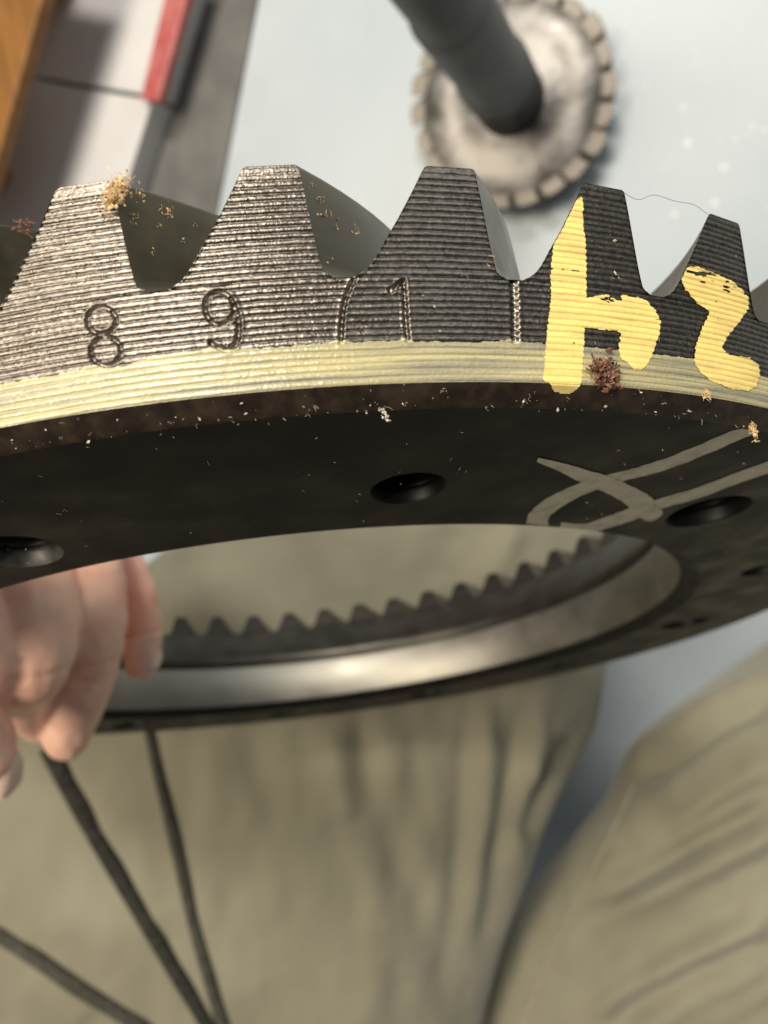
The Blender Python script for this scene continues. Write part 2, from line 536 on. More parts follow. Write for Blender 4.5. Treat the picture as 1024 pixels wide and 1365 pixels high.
# back face with twelve bolt holes
NH = 12; HC = 0.838; HRAD = 0.0385; H0 = 7.5
R_IN, R_OUT = 0.7327, 1.0
nb0 = len(body.f)
HOLES = [(H0 + 30 * k, HC, HRAD) for k in range(NH)]
HOLES = [(a_, (0.834 if k % 2 else b_), (0.053 if k % 2 else c_)) for k, (a_, b_, c_) in enumerate(HOLES)]   # wide and narrow ones take turns
HOLES[NH - 1] = (-21.2, 0.814, 0.049)
for k, (hth, hc, hr_) in enumerate(HOLES):
    ctr = H0 + 30 * k - (360 if k == NH - 1 else 0)
    tc = math.radians(hth - 90)
    vp, vm = math.radians(ctr + 15 - hth), math.radians(hth - ctr + 15)
    up_, um = R_OUT - hc, hc - R_IN
    ph = np.linspace(0, 2 * np.pi, 96, endpoint=False)
    crn = [math.atan2(vp, up_), math.atan2(vp, -um), math.atan2(-vm, -um), math.atan2(-vm, up_)]
    ph = np.sort(np.r_[ph, [c % (2 * math.pi) for c in crn]])
    cx_, sy_ = np.cos(ph), np.sin(ph)
    sc_ = np.minimum(np.where(cx_ > 0, up_, um) / np.maximum(abs(cx_), 1e-9), np.where(sy_ > 0, vp, vm) / np.maximum(abs(sy_), 1e-9))
    rows = []
    for f in (0, 0.06, 0.3, 0.65, 1.0):
        rr = hc + cx_ * hr_ * (1 - f) + f * sc_ * cx_
        aa = tc + sy_ * hr_ / hc * (1 - f) + f * sc_ * sy_
        rows.append(np.stack([rr * np.cos(aa), rr * np.sin(aa), 0 * aa], -1))
    body.grid(np.array(rows) * S, wrap=True)
nback = len(body.f)
nch0 = len(body.f)
lathe(body, [(1.0, 0.0), (1.0035, 0.0013), (1.0175, 0.0108), (1.02, ZB)], 720)
fm = np.zeros(len(body.f), np.int32)
fm[:nheel] = 1; fm[nch0:] = 2
gb = link_mesh('gear_body', np.concatenate(body.v), body.f, None, gear, True, [M['black'], M['heel'], M['chamfer']], fm)

bore = MB()
lathe(bore, [(R_IN, 0.0), (0.7055, 0.0185)])
bo = bore.build('bore_chamfer', M['black'], gear)
bore = MB()
lathe(bore, [(0.7055, 0.0187), (0.7035, 0.022), (0.7035, 0.118), (0.7045, 0.121)])
bore.build('bore_wall', M['bore'], gear)
bore = MB()
lathe(bore, [(0.7045, 0.121), (0.709, 0.124), (0.709, 0.128), (0.7035, 0.131), (0.715, 0.16), (0.735, 0.19), (0.775, 0.2365)])
bore.build('inner_cone', M['cone'], gear)

# threaded holes
def hole_mesh(sink, m):
    mb = MB()
    r_in = 0.86 if sink else 0.95
    prof = [(HRAD, 0.0), (HRAD * r_in, 0.009 if sink else 0.003)]
    zz = 0.010
    while zz < 0.085:
        prof += [(HRAD * r_in, zz), (HRAD * (r_in - 0.06), zz + 0.003), (HRAD * r_in, zz + 0.006)]; zz += 0.0075
    prof += [(HRAD * 0.8, zz), (0.0005, zz + 0.012)]
    a = np.linspace(0, 2 * np.pi, 40, endpoint=False)
    P = np.array([[r * np.cos(a), r * np.sin(a), 0 * a + z_] for r, z_ in prof]).transpose(0, 2, 1) * S
    mb.grid(P, wrap=True)
    return mb.build('bolt_hole', m, gear)


for k in range(NH):
    if k == 0: o = hole0 = hole_mesh(False, M['black'])
    elif k == NH - 1: o = hole_mesh(True, M['hole'])
    else:
        o = hole0.copy(); COL.objects.link(o); o.parent = gear
    t = math.radians(HOLES[k][0] - 90); hc = HOLES[k][1]
    o.location = (hc * S * math.cos(t), hc * S * math.sin(t), 0); o.scale = (HOLES[k][2] / HRAD,) * 3

# --- yellow band, a thin coat over the lowest grooves
YT_PX = [(0, 510), (60, 500), (105, 492), (128, 484), (150, 489), (197, 477), (256, 467), (284, 460), (300, 464), (361, 461), (430, 457), (452, 450),
         (470, 455), (520, 454), (541, 449), (556, 454), (617, 454), (660, 455), (683, 449), (697, 455), (723, 456), (794, 461.6), (873, 470), (923, 477), (1018, 502), (1060, 514)]
yt = np.array([px_to_outer(*p) for p in YT_PX])
yt = yt[np.argsort(yt[:, 0])]
ths = np.linspace(A0, A1, 1500)
top = np.interp(ths, yt[:, 0], yt[:, 1], left=yt[0, 1], right=yt[-1, 1]) + 0.0007 * vnoise(ths * 3, ths * 0, 2) + 0.0004 * vnoise(ths * 11, ths * 0, 6)
fr = np.linspace(0, 1, 64)[:, None]
z = (ZB - 0.0006) + fr * (top[None, :] - ZB)
th = np.broadcast_to(ths[None, :], z.shape)
off = outer_off(th, z) + 0.00006 + 0.00002 * vnoise(th * 1.2, z * 900, 12)
off = np.where(fr < 0.001, -0.0001, off); off = np.where(fr > 0.999, off - 0.0001, off)
bd = MB(); bd.grid(surf(th, np.maximum(z, ZB), off))
th2 = np.linspace(A1, A0 + 360, 300); z2 = np.array([ZB, 0.03, 0.053])[:, None]
th2, z2 = np.broadcast_arrays(th2[None, :], z2)
bd.grid(surf(th2, z2, 0.00005 + 0 * th2))
band = bd.build('painted_band', M['band'], gear)
band['label'] = 'pale yellow painted band round the rim'

# --- brushed numerals on the outer face
qc = lambda L: [(680 + x / 2.977, 230 + y / 2.977) for x, y in L]
STROKE_A = qc([(285, 95), (290, 140), (290, 210), (300, 262), (303, 400), (303, 490), (298, 600), (290, 720), (285, 820), (275, 848), (250, 868), (212, 879), (180, 868),
               (160, 845), (150, 832), (132, 826), (133, 790), (145, 640), (155, 560), (163, 480), (160, 400), (168, 330), (172, 280), (185, 220), (215, 165), (250, 120)])
STROKE_B = qc([(288, 500), (350, 488), (420, 481), (490, 486), (540, 507), (575, 547), (598, 590), (592, 640), (572, 700), (553, 748), (525, 783), (495, 784), (470, 760),
               (437, 735), (430, 692), (441, 640), (425, 628), (360, 624), (325, 616), (285, 614)])
STROKE_C = qc([(670, 405), (690, 375), (740, 375), (800, 395), (870, 425), (915, 460), (945, 500), (945, 540), (910, 590), (870, 640), (840, 690), (850, 715), (900, 730),
               (950, 735), (985, 765), (990, 800), (975, 850), (940, 868), (880, 860), (800, 830), (750, 790), (728, 750), (735, 690), (760, 620), (792, 552), (755, 530),
               (715, 490), (688, 450)])


def on_metal(th, z):
    h = (z - ZR) / (ZT - ZR)
    d = (th - T0 + 180) % PITCH
    ok = z < ZR
    for k in range(NT):
        c = T0 + k * PITCH
        if c > 180: c -= 360
        if -24 < c < 38:
            ok |= (h <= 0.995) & (th > c + left_at(np.clip(h, 0, 1)) + 0.03) & (th < c + right_at(np.clip(h, 0, 1)) - 0.03)
    return ok


for si, (poly, dry) in enumerate(((STROKE_A, 0.24), (STROKE_B, 0.12), (STROKE_C, 0.12))):
    P2 = np.array([px_to_outer(*p) for p in poly])
    t0, t1 = P2[:, 0].min() - 0.05, P2[:, 0].max() + 0.05
    z0, z1 = max(P2[:, 1].min() - 0.001, 0.0005), P2[:, 1].max() + 0.001
    nt_ = int((t1 - t0) * MMDEG / 0.00011); nz_ = int((z1 - z0) * S / 0.00011)
    th, z = np.meshgrid(np.linspace(t0, t1, nt_), np.linspace(z0, z1, nz_))
    wob = 0.06 * vnoise(th * 6, z * 700, 21); wz = 0.0006 * vnoise(th * 7, z * 500, 22)
    tc = 0.25 * (th[:-1, :-1] + th[1:, :-1] + th[:-1, 1:] + th[1:, 1:]); zc = 0.25 * (z[:-1, :-1] + z[1:, :-1] + z[:-1, 1:] + z[1:, 1:])
    m = inside(tc + 0.03 * vnoise(tc * 6, zc * 500, 21), zc + 0.0004 * vnoise(tc * 7, zc * 500, 22), P2) & on_metal(tc, zc)
    # dry brush: gaps along the grooves near the top of the stroke
    g = ridge(tc, zc)
    hi = (zc - z0) / (z1 - z0)
    if si == 0:
        dryness = np.clip((hi - 0.62) / 0.3, 0, 1) * np.clip((12.9 + (tc - 12.9) * 0 - tc + 1.0) / 1.0, 0, 1) 
        m &= ~((vnoise(tc * 2.0, zc * S / 0.0006, 31) + 0.5 * vnoise(tc * 5, zc * S / 0.0003, 33) > 1.25 - 1.25 * dryness))
    else:
        dryness = np.clip((hi - 0.78) / 0.22, 0, 1)
        m &= ~((vnoise(tc * 1.2, zc * S / 0.0005, 35) + 0.4 * vnoise(tc * 4, zc * S / 0.0003, 36) > 1.15 - 1.05 * dryness))
    off = np.where(z < ZB, 0.0, 1.1 * outer_off(th, z)) + 0.00012 + 0.00003 * si
    mb = MB(); mb.grid(surf(th, z, off), mask=m)
    o = mb.build('paint_stroke', M['yellow'], gear)
    o['label'] = ['tall upright yellow brush stroke', 'hooked yellow brush stroke joining the upright', 'yellow brushed figure shaped like a two'][si]

# --- faded strokes on the back face
q4 = lambda L: [(680 + x / 2.977, 540 + y / 2.977, w / 2.977) for x, y, w in L]
BACK = [q4([(960, 98, 34), (880, 125, 44), (800, 160, 46), (640, 225, 44), (520, 262, 40), (430, 285, 38), (300, 325, 48), (200, 372, 58), (140, 412, 66), (112, 448, 80), (108, 474, 90)]),
        q4([(1060, 232, 44), (1024, 245, 44), (900, 288, 42), (740, 348, 42), (600, 388, 40), (470, 435, 48), (390, 462, 46), (300, 486, 34), (200, 474, 22)]),
        q4([(108, 214, 18), (200, 243, 34), (300, 282, 56), (400, 318, 66), (480, 360, 76), (530, 398, 92), (560, 425, 70), (604, 424, 14)])]
for si, L in enumerate(BACK):
    C_ = smooth_line(L, 70)
    d = np.gradient(C_[:, :2], axis=0); d /= np.linalg.norm(d, axis=1)[:, None]
    nrm = np.stack([-d[:, 1], d[:, 0]], 1)
    jit = 1 + 0.06 * vnoise(np.arange(70) * 0.6, np.zeros(70), 40 + si)
    rows = []
    for f in np.linspace(-0.5, 0.5, 7):
        pts = C_[:, :2] + nrm * (f * C_[:, 2] * jit)[:, None]
        xy = np.array([px_to_back(*p) for p in pts])
        rr = np.hypot(xy[:, 0], xy[:, 1])
        lim = np.clip(rr, (R_IN + 0.001) * S, 0.999 * S); xy = xy * (lim / rr)[:, None]
        rows.append(np.stack([xy[:, 0], xy[:, 1], np.full(70, -0.00006 - 0.00004 * si)], 1))
    mb = MB(); mb.grid(np.array(rows))
    o = mb.build('faded_paint_stroke', M['faded'], gear)

gmw = gm


def g2w(P):
    return np.asarray(P) @ gm[:3, :3].T + gm[:3, 3]


# ------------------------------------------------------------------ lint and grit on the gear
def flakes(mb, centre, normal, spread, n, size, thick=0.00004, lift=0.0004, fibre=0.5):
    normal = np.asarray(normal, float); normal /= np.linalg.norm(normal)
    a = np.cross(normal, [0.2, 0.9, 0.37]); a /= np.linalg.norm(a); b = np.cross(normal, a)
    for _ in range(n):
        g1, g2 = rng.normal(size=2)
        p = centre + a * g1 * spread[0] + b * g2 * spread[1] + normal * abs(rng.normal()) * lift
        d = a * rng.normal() + b * rng.normal() + normal * rng.normal() * 0.5; d /= np.linalg.norm(d)
        s = size * rng.uniform(0.4, 1.5)
        if rng.random() < fibre:
            e = np.cross(d, normal + 0.3 * rng.normal(size=3)); e /= np.linalg.norm(e) + 1e-9
            path = np.array([p - d * s, p - d * 0.3 * s + e * s * 0.3 * rng.normal(), p + d * 0.3 * s + e * s * 0.3 * rng.normal(), p + d * s])
            tube(mb, path, thick * rng.uniform(0.6, 1.3), 4)
        else:
            e = np.cross(d, normal + 0.6 * rng.normal(size=3)); e /= np.linalg.norm(e) + 1e-9
            s *= 0.55; h = normal * s * 0.3
            v = [p - d * s, p + e * s * 0.6, p + d * s, p - e * s * 0.6, p + h, p - h]
            mb.add(v, [(0, 1, 4), (1, 2, 4), (2, 3, 4), (3, 0, 4), (1, 0, 5), (2, 1, 5), (3, 2, 5), (0, 3, 5)])


def outer_at(px, py, off=0.0002):
    t, z = px_to_outer(px, py); P = surf(np.array(t), np.array(z), off)
    a = math.radians(t - 90); n = np.array([0.97 * math.cos(a), 0.97 * math.sin(a), -0.24])
    return P, n


def clump(name, px, py, spread, n, size, m, label, off=0.0002, P=None, **kw):
    p, nn = outer_at(px, py, off)
    if P is not None: p = np.asarray(P)
    mb = MB(); flakes(mb, np.zeros(3), nn, spread, n, size, **kw)
    V = np.concatenate(mb.v)
    o = link_mesh(name, V @ gm[:3, :3].T, mb.f, m, None, False)
    o.location = g2w(p)
    return tag(o, label, 'lint')


# on the first tooth's corner
clump('lint_clump', 158, 262, (0.0007, 0.0013), 340, 0.0005, M['gold_lint'], 'tan fluff stuck on the top corner of the leftmost full tooth', 0.0004, lift=0.0006)
clump('rust_flake', 803, 498, (0.0011, 0.00085), 330, 0.0008, M['rust_lint'], 'rust brown flake stuck beside the upright yellow stroke', 0.0003, lift=0.0004, fibre=0.05)
clump('lint_clump', 1000, 569, (0.0009, 0.00022), 90, 0.0005, M['gold_lint'], 'golden fibre tuft at the right end of the faded paint stroke', 0.0002, lift=0.0003)
clump('lint_clump', 938, 528, (0.0004, 0.0003), 50, 0.0004, M['gold_lint'], 'small tan tuft on the band edge below the figure two', 0.0002)
clump('lint_clump', 36, 303, (0.0005, 0.0005), 60, 0.0006, M['rust_lint'], 'reddish fibre tuft on the left slope of the leftmost full tooth', 0.0002)
clump('dust_fleck', 508, 546, (0.0009, 0.0002), 60, 0.00035, M['dust'], 'white dust fleck on the dark rim edge below the numeral one', 0.0001, lift=0.0001, fibre=0.1)

mb = MB()
for _ in range(230):
    x = rng.uniform(0, 1024)
    zz = abs(rng.normal()) * 0.006 if rng.random() < 0.7 else rng.uniform(0.05, 0.185)
    tmid = px_to_outer(x, 540)[0]
    if zz > ZR and not on_metal(np.array([tmid]), np.array([zz]))[0]: continue
    if zz > ZB and zz < 0.055 and rng.random() < 0.6: continue
    P = surf(np.array(tmid), np.array(max(zz, 0.0005)), 0.00008)
    a = math.radians(tmid - 90); n = np.array([0.97 * math.cos(a), 0.97 * math.sin(a), -0.24])
    flakes(mb, P, n, (0.0003, 0.0001), 1 + int(rng.random() < 0.12) * 3, rng.choice([0.0001, 0.00015, 0.0003, 0.0005]), thick=0.000018, lift=0.00003, fibre=0.45)
for _ in range(70):        # back face specks
    px_ = rng.uniform(0, 1024); py_ = rng.uniform(560, 760)
    xy = px_to_back(px_, py_); r = math.hypot(*xy)
    if not (R_IN * S < r < S): continue
    flakes(mb, np.array([xy[0], xy[1], -0.0001]), (0, 0, -1), (0.0003, 0.0003), 1, 0.00035, thick=0.00002, lift=0.00002, fibre=0.6)
# lint on the dark flanks beside the first two teeth
gv = []; gf = []; off_ = 0; mbl = MB()
for o in gear.children:
    if o.name.startswith('tooth') and o.rotation_euler[2] == 0:
        vv = np.array([v_.co[:] for v_ in o.data.vertices]); gv.append(vv); gf += [tuple(i + off_ for i in p_.vertices) for p_ in o.data.polygons]; off_ += len(vv)
gb_ = BVHTree.FromPolygons([Vector(p_) for p_ in np.concatenate(gv)], gf)
for (x_, y_, nn_, sp_) in ((213, 278, 5, 2), (226, 282, 14, 4), (222, 288, 8, 3), (212, 300, 4, 2), (245, 320, 6, 3), (205, 335, 4, 3), (185, 262, 16, 5), (178, 288, 12, 5), (260, 300, 3, 2),
                          (428, 268, 12, 3), (432, 287, 10, 4), (475, 310, 10, 3), (440, 350, 5, 4), (452, 300, 4, 4), (415, 245, 5, 4), (650, 290, 4, 4), (900, 335, 4, 4), (655, 350, 6, 4)):
    for _ in range(nn_):
        d_ = RG.T @ np.array([(x_ + rng.normal() * sp_ - PX) / F, (y_ + rng.normal() * sp_ - PY) / F, 1.0]); d_ /= np.linalg.norm(d_)
        h_ = gb_.ray_cast(Vector(CAM_G * S), Vector(d_))
        if h_[0] is not None:
            flakes(mbl, np.array(h_[0]), np.array(h_[1]), (0.00005, 0.00005), 1, 0.00035, thick=0.00003, lift=0.0001, fibre=0.4)
link_lint = tag(link_mesh('lint_specks', g2w(np.concatenate(mbl.v)), mbl.f, M['gold_lint'], None, False), 'tan lint specks on the dark sides of the left teeth', 'lint', kind='stuff')
dust = link_mesh('dust_specks', g2w(np.concatenate(mb.v)), mb.f, M['dust'], None, False)
tag(dust, 'fine pale dust specks and fibres scattered over the gear', 'dust', kind='stuff')

mb = MB()
pts = [(770, 246, 0.102), (777, 236, 0.101), (773, 226, 0.1005)]
tube(mb, smooth_line(at(*np.array(pts).T), 16), 0.00004, 5)
tag(mb.build('hair_strand', M['hair']), 'short curled hair standing on the tip of the tooth with the upright stroke', 'hair')
mb = MB()
pts = [(826, 253, 0.110), (850, 266, 0.111), (872, 260, 0.112), (900, 268, 0.113), (925, 273, 0.114), (944, 286, 0.1145)]
tube(mb, smooth_line(at(*np.array(pts).T), 40), 0.000035, 5)
tag(mb.build('hair_strand', M['hair']), 'long thin hair stretched between the two rightmost tooth tips', 'hair')

# ================================================================== PERSON
person = empty('person', Matrix.Translation(Vector(on_floor(520, 1150))))
tag(person, 'person in khaki trousers holding the ring gear with one hand', 'person')
bpy.context.view_layer.update()
PINV = np.array(person.matrix_world.inverted())


def remesh(mb, voxel, smooth_it=0, name='tmp'):
    o = link_mesh(name, np.concatenate(mb.v), mb.f, M['cloth'])
    md = o.modifiers.new('r', 'REMESH'); md.mode = 'VOXEL'; md.voxel_size = voxel
    if smooth_it:
        s = o.modifiers.new('s', 'SMOOTH'); s.iterations = smooth_it; s.factor = 0.5
    dg = bpy.context.evaluated_depsgraph_get(); dg.update()
    ev = o.evaluated_get(dg); me = ev.to_mesh()
    v = np.empty(len(me.vertices) * 3); me.vertices.foreach_get('co', v); v = v.reshape(-1, 3).copy()
    n = np.empty(len(me.vertices) * 3); me.vertices.foreach_get('normal', n); n = n.reshape(-1, 3).copy()
    f = [tuple(p.vertices) for p in me.polygons]
    ev.to_mesh_clear()
    old = o.data; bpy.data.objects.remove(o); bpy.data.meshes.remove(old)
    return v, n, f


def section_loft(mb, secs, n=56):
    """secs: (centre px, centre py, half-width px, direction (dx,dy) of the width in the picture, depth, thickness m)"""
    rings = []
    S_ = smooth_line(secs, len(secs) * 6)
    for cx_, cy_, hw_, dx, dy, dep, thk in S_:
        l = math.hypot(dx, dy); dx /= l; dy /= l
        ph = np.linspace(0, 2 * np.pi, n, endpoint=False)
        c_ = np.sign(np.cos(ph)) * abs(np.cos(ph)) ** 0.85; s_ = np.sign(np.sin(ph)) * abs(np.sin(ph)) ** 0.85
        dd = dep - thk * s_
        k = dep / dd
        rings.append(at(PX + (cx_ + hw_ * c_ * dx - PX) * k, PY + (cy_ + hw_ * c_ * dy - PY) * k, dd))
    rings = np.array(rings)
    mb.grid(rings, wrap=True)
    for e, fl_ in ((0, False), (-1, True)):
        r = rings[e]
        mb.add(np.vstack([r.mean(0), r]), [(0, j + 1, (j + 1) % n + 1) if fl_ else (0, (j + 1) % n + 1, j + 1) for j in range(n)])


tr = MB()
Lb = [(600, 460, 700), (640, 350, 765), (700, 265, 800), (760, 190, 806), (830, 105, 806), (900, 25, 800), (960, -30, 788), (1020, -75, 757), (1080, -110, 727), (1150, -150, 703),
      (1250, -200, 668), (1365, -250, 638), (1500, -280, 600), (1620, -260, 600)]
Ld = [0.545, 0.52, 0.51, 0.505, 0.50, 0.50, 0.50, 0.50, 0.50, 0.50, 0.505, 0.51, 0.52, 0.53]
section_loft(tr, [((a + b) / 2, y, (b - a) / 2, 1, 0.0001, d, 0.085 if y > 620 else 0.05) for (y, a, b), d in zip(Lb, Ld)])
RL = [(560, 1640, 330, 0.95, 0.25, 0.545), (580, 1480, 330, 0.94, 0.33, 0.53), (622, 1355, 325, 0.92, 0.39, 0.52), (674, 1255, 320, 0.89, 0.45, 0.51), (742, 1165, 315, 0.85, 0.52, 0.50),
      (818, 1070, 310, 0.79, 0.61, 0.495), (868, 985, 300, 0.72, 0.69, 0.49), (1015, 880, 270, 0.66, 0.75, 0.49), (1150, 790, 230, 0.62, 0.78, 0.50), (1290, 715, 190, 0.6, 0.8, 0.515), (1360, 700, 110, 0.6, 0.8, 0.53)]
Rc = [(x + hw * dx, y + hw * dy, hw, dx, dy, dp + 0.025, 0.085 if hw > 150 else 0.05) for x, y, hw, dx, dy, dp in RL]
section_loft(tr, Rc)
# pelvis joining both legs, and the shins going down to the floor
section_loft(tr, [(520, 1540, 560, 1, 0.02, 0.56, 0.09), (520, 1620, 620, 1, 0.02, 0.56, 0.10), (520, 1720, 640, 1, 0.02, 0.56, 0.10), (520, 1800, 560, 1, 0.02, 0.56, 0.10)])
for (px_, py_, dp) in ((540, 770, 0.52), (1330, 930, 0.52)):
    top_ = at(px_, py_, dp); bot = top_.copy(); bot[2] = 0.03; bot[1] -= 0.03
    tube(tr, smooth_line([top_, top_ * 0.6 + bot * 0.4, bot], 14), np.linspace(0.078, 0.066, 14), 28)
v, n, f = remesh(tr, 0.0031, 9)
tor = MB()
hip = at(520, 1760, 0.56)
pts = [hip + np.array([0, -0.02, -0.03]), hip + np.array([0, -0.03, 0.12]), hip + np.array([0, -0.01, 0.3]), hip + np.array([0, 0.05, 0.46]), hip + np.array([0, 0.08, 0.52])]
tube(tor, np.array(smooth_line(pts, 24)), smooth_line([[0.12], [0.12], [0.125], [0.12], [0.05]], 24)[:, 0], 32, squash=((1, 0, 0), 1.45))
tube(tor, smooth_line([hip + np.array([-0.15, 0.04, 0.44]), hip + np.array([-0.27, 0.1, 0.3]), hip + np.array([-0.36, 0.2, 0.16]), at(-800, 900, 0.34)], 20), np.linspace(0.062, 0.044, 20), 20)
tv, tn, tf = remesh(tor, 0.006, 6)
link_mesh('unseen_torso', tv @ PINV[:3, :3].T + PINV[:3, 3], tf, M['unseen_torso'], person)  # torso and arm out of view, added to darken the lap and back face

# cloth folds: lines in the picture, pressed into (or raised from) the cloth
FOLDS = [([(620, 940), (612, 1100), (600, 1365)], 26, -0.0055), ([(690, 930), (676, 1080), (640, 1300)], 24, -0.0045), ([(560, 950), (552, 1100), (560, 1300)], 22, -0.003),
         ([(480, 960), (500, 1060), (540, 1200)], 20, -0.0035), ([(655, 930), (646, 1100), (622, 1300)], 14, 0.004), ([(722, 930), (700, 1050), (672, 1180)], 12, 0.004),
         ([(440, 960), (460, 1100)], 20, 0.003), ([(330, 960), (350, 1080)], 22, -0.002),
         ([(720, 1052), (748, 1000), (775, 985)], 13, -0.005), ([(692, 1120), (712, 1060), (735, 1040)], 13, -0.0045),
         ([(390, 700), (400, 760), (440, 830)], 26, -0.003), ([(600, 700), (590, 780)], 24, -0.003), ([(690, 700), (650, 780)], 16, 0.003),
         ([(848, 1040), (882, 1015), (940, 975), (1040, 925)], 15, -0.010), ([(792, 1200), (892, 1150), (960, 1115), (1040, 1070)], 15, -0.010),
         ([(800, 1170), (880, 1120), (962, 1045), (1040, 1000)], 22, -0.005), ([(760, 1290), (840, 1230), (930, 1180), (1040, 1140)], 20, -0.005),
         ([(800, 1380), (860, 1340), (937, 1295), (1040, 1248)], 15, -0.010), ([(740, 1330), (830, 1280), (920, 1240), (1040, 1195)], 24, -0.004),
         ([(880, 1090), (960, 1020), (1040, 975)], 24, 0.006), ([(850, 1210), (940, 1160), (1040, 1105)], 22, 0.005), ([(850, 1310), (950, 1265), (1040, 1220)], 24, 0.005),
         ([(30, 1300), (120, 1365)], 30, 0.004), ([(150, 1060), (230, 1250)], 40, 0.004)]
u_, w_, dep = to_px(v)
vdir = v - CAMP; vdir /= np.linalg.norm(vdir, axis=1)[:, None]
facing = np.clip(-(n * vdir).sum(1) * 2.0, 0, 1)
disp = np.zeros(len(v))
for pl, wd_, am in FOLDS:
    q, par = seg_dist(u_, w_, smooth_line(pl, 20) if len(pl) > 2 else pl)
    edge = np.clip(np.minimum(par, 1 - par) * 5 + 0.15, 0, 1)
    disp += am * edge * (np.exp(-(q / wd_) ** 2) - 0.35 * np.exp(-((q - 2.1 * wd_) / (0.9 * wd_)) ** 2))
rightleg = np.clip((u_ - (1000 - 0.62 * (w_ - 880))) / 60, 0, 1)
ac = u_ * 0.52 + w_ * 0.85; al = u_ * 0.85 - w_ * 0.52
disp += 0.0013 * rightleg * vnoise(ac / 20, al / 190, 71) + 0.0015 * rightleg * vnoise(ac / 34, al / 260, 72)
mid = np.clip((u_ - 360) / 150, 0, 1) * (1 - rightleg) * np.clip((w_ - 850) / 100, 0, 1)
disp += 0.0007 * mid * vnoise((u_ + 0.06 * w_) / 20, w_ / 330, 73) + 0.0016 * mid * vnoise((u_ + 0.06 * w_) / 38, w_ / 400, 74)
disp += 0.0022 * vnoise(u_ / 70, w_ / 130, 51) + 0.0012 * vnoise(u_ / 28, w_ / 60, 52)
v = v + n * (disp * facing)[:, None]
pants = link_mesh('trousers', v @ PINV[:3, :3].T + PINV[:3, 3], f, M['cloth'], person)
bvh = BVHTree.FromPolygons([Vector(p) for p in v], f)


def on_cloth(px_, py_, lift=0.0):
    d = np.array([(px_ - PX) / F, (py_ - PY) / F, 1.0]) @ W.T; d /= np.linalg.norm(d)
    h = bvh.ray_cast(Vector(CAMP), Vector(d))
    p = np.array(h[0]) if h[0] is not None else at(px_, py_, 0.5)
    return p - d * lift


mb = MB()
sl = smooth_line([(846, 1045), (832, 1075), (812, 1115), (780, 1180), (750, 1240), (726, 1292), (700, 1360), (682, 1410)], 60)
tube(mb, np.array([on_cloth(x, y, 0.0008) for x, y in sl]) @ PINV[:3, :3].T + PINV[:3, 3], 0.0011, 8)
mb.build('inseam', M['seam'], person)['label'] = 'raised stitched inseam of the right trouser leg'


def streak(path, r0, r1, label, m='streak'):  # flattened dark tube along a dark line on the cloth
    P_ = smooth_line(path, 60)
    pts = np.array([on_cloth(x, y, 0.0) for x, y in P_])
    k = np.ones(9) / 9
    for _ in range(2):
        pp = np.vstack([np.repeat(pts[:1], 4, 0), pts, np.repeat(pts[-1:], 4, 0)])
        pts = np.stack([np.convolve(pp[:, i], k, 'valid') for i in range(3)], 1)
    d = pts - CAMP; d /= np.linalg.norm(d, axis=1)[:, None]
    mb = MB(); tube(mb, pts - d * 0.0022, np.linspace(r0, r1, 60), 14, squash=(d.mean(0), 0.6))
    return tag(mb.build('streak', M[m]), label, 'streak', 'dark streaks on the trousers')


streak([(60, 985), (85, 1035), (118, 1095), (152, 1155), (192, 1222), (235, 1298), (275, 1362), (310, 1430)], 0.0056, 0.0036, 'thick dark streak running down the trousers from under the fingers')
streak([(196, 960), (206, 1010), (222, 1080), (241, 1155), (262, 1250), (284, 1320), (300, 1380), (318, 1430)], 0.0025, 0.0036, 'thin dark streak on the trousers, rightmost of the three', 'streak_olive')
streak([(-60, 1205), (-10, 1240), (50, 1278), (110, 1322), (180, 1362), (240, 1410)], 0.0042, 0.0038, 'dark streak crossing the bottom left corner of the trousers', 'streak_olive')

# ------------------------------------------------------------------ hand
hd = MB()


def finger(pts, n=36, seg=20):
    """pts: (px, py, depth, radius px)"""
    P_ = smooth_line(pts, n)
    path = at(P_[:, 0], P_[:, 1], P_[:, 2]); rad = P_[:, 3] * P_[:, 2] / F
    # rounded end
    T = path[-1] - path[-2]; T /= np.linalg.norm(T)
    ext = []; er = []
    for a in np.linspace(0, math.pi / 2, 8)[1:]:
        ext.append(path[-1] + T * rad[-1] * math.sin(a)); er.append(max(rad[-1] * math.cos(a), 0.0002))
    tube(hd, np.vstack([path, ext]), np.r_[rad, er], seg)
    return path, rad


little = finger([(120, 690, 0.262, 30), (150, 735, 0.262, 31), (178, 785, 0.264, 29), (189, 830, 0.268, 26), (190, 862, 0.272, 25), (188, 884, 0.275, 22)])
ring_f = finger([(95, 680, 0.245, 40), (122, 750, 0.243, 39), (131, 820, 0.244, 38), (124, 880, 0.250, 36), (108, 930, 0.258, 35), (95, 965, 0.266, 32), (88, 985, 0.270, 29)])
middle = finger([(20, 690, 0.236, 52), (48, 770, 0.232, 52), (54, 840, 0.230, 50), (42, 888, 0.232, 49), (32, 903, 0.240, 46), (38, 940, 0.262, 36), (52, 962, 0.274, 28)])
index = finger([(-60, 700, 0.232, 50), (-40, 790, 0.226, 50), (-20, 860, 0.222, 50), (-14, 895, 0.224, 46), (-30, 930, 0.236, 38)])
thumb = finger([(-160, 830, 0.236, 52), (-90, 900, 0.224, 48), (-40, 960, 0.220, 44), (-18, 1000, 0.220, 40), (-14, 1024, 0.222, 32)])
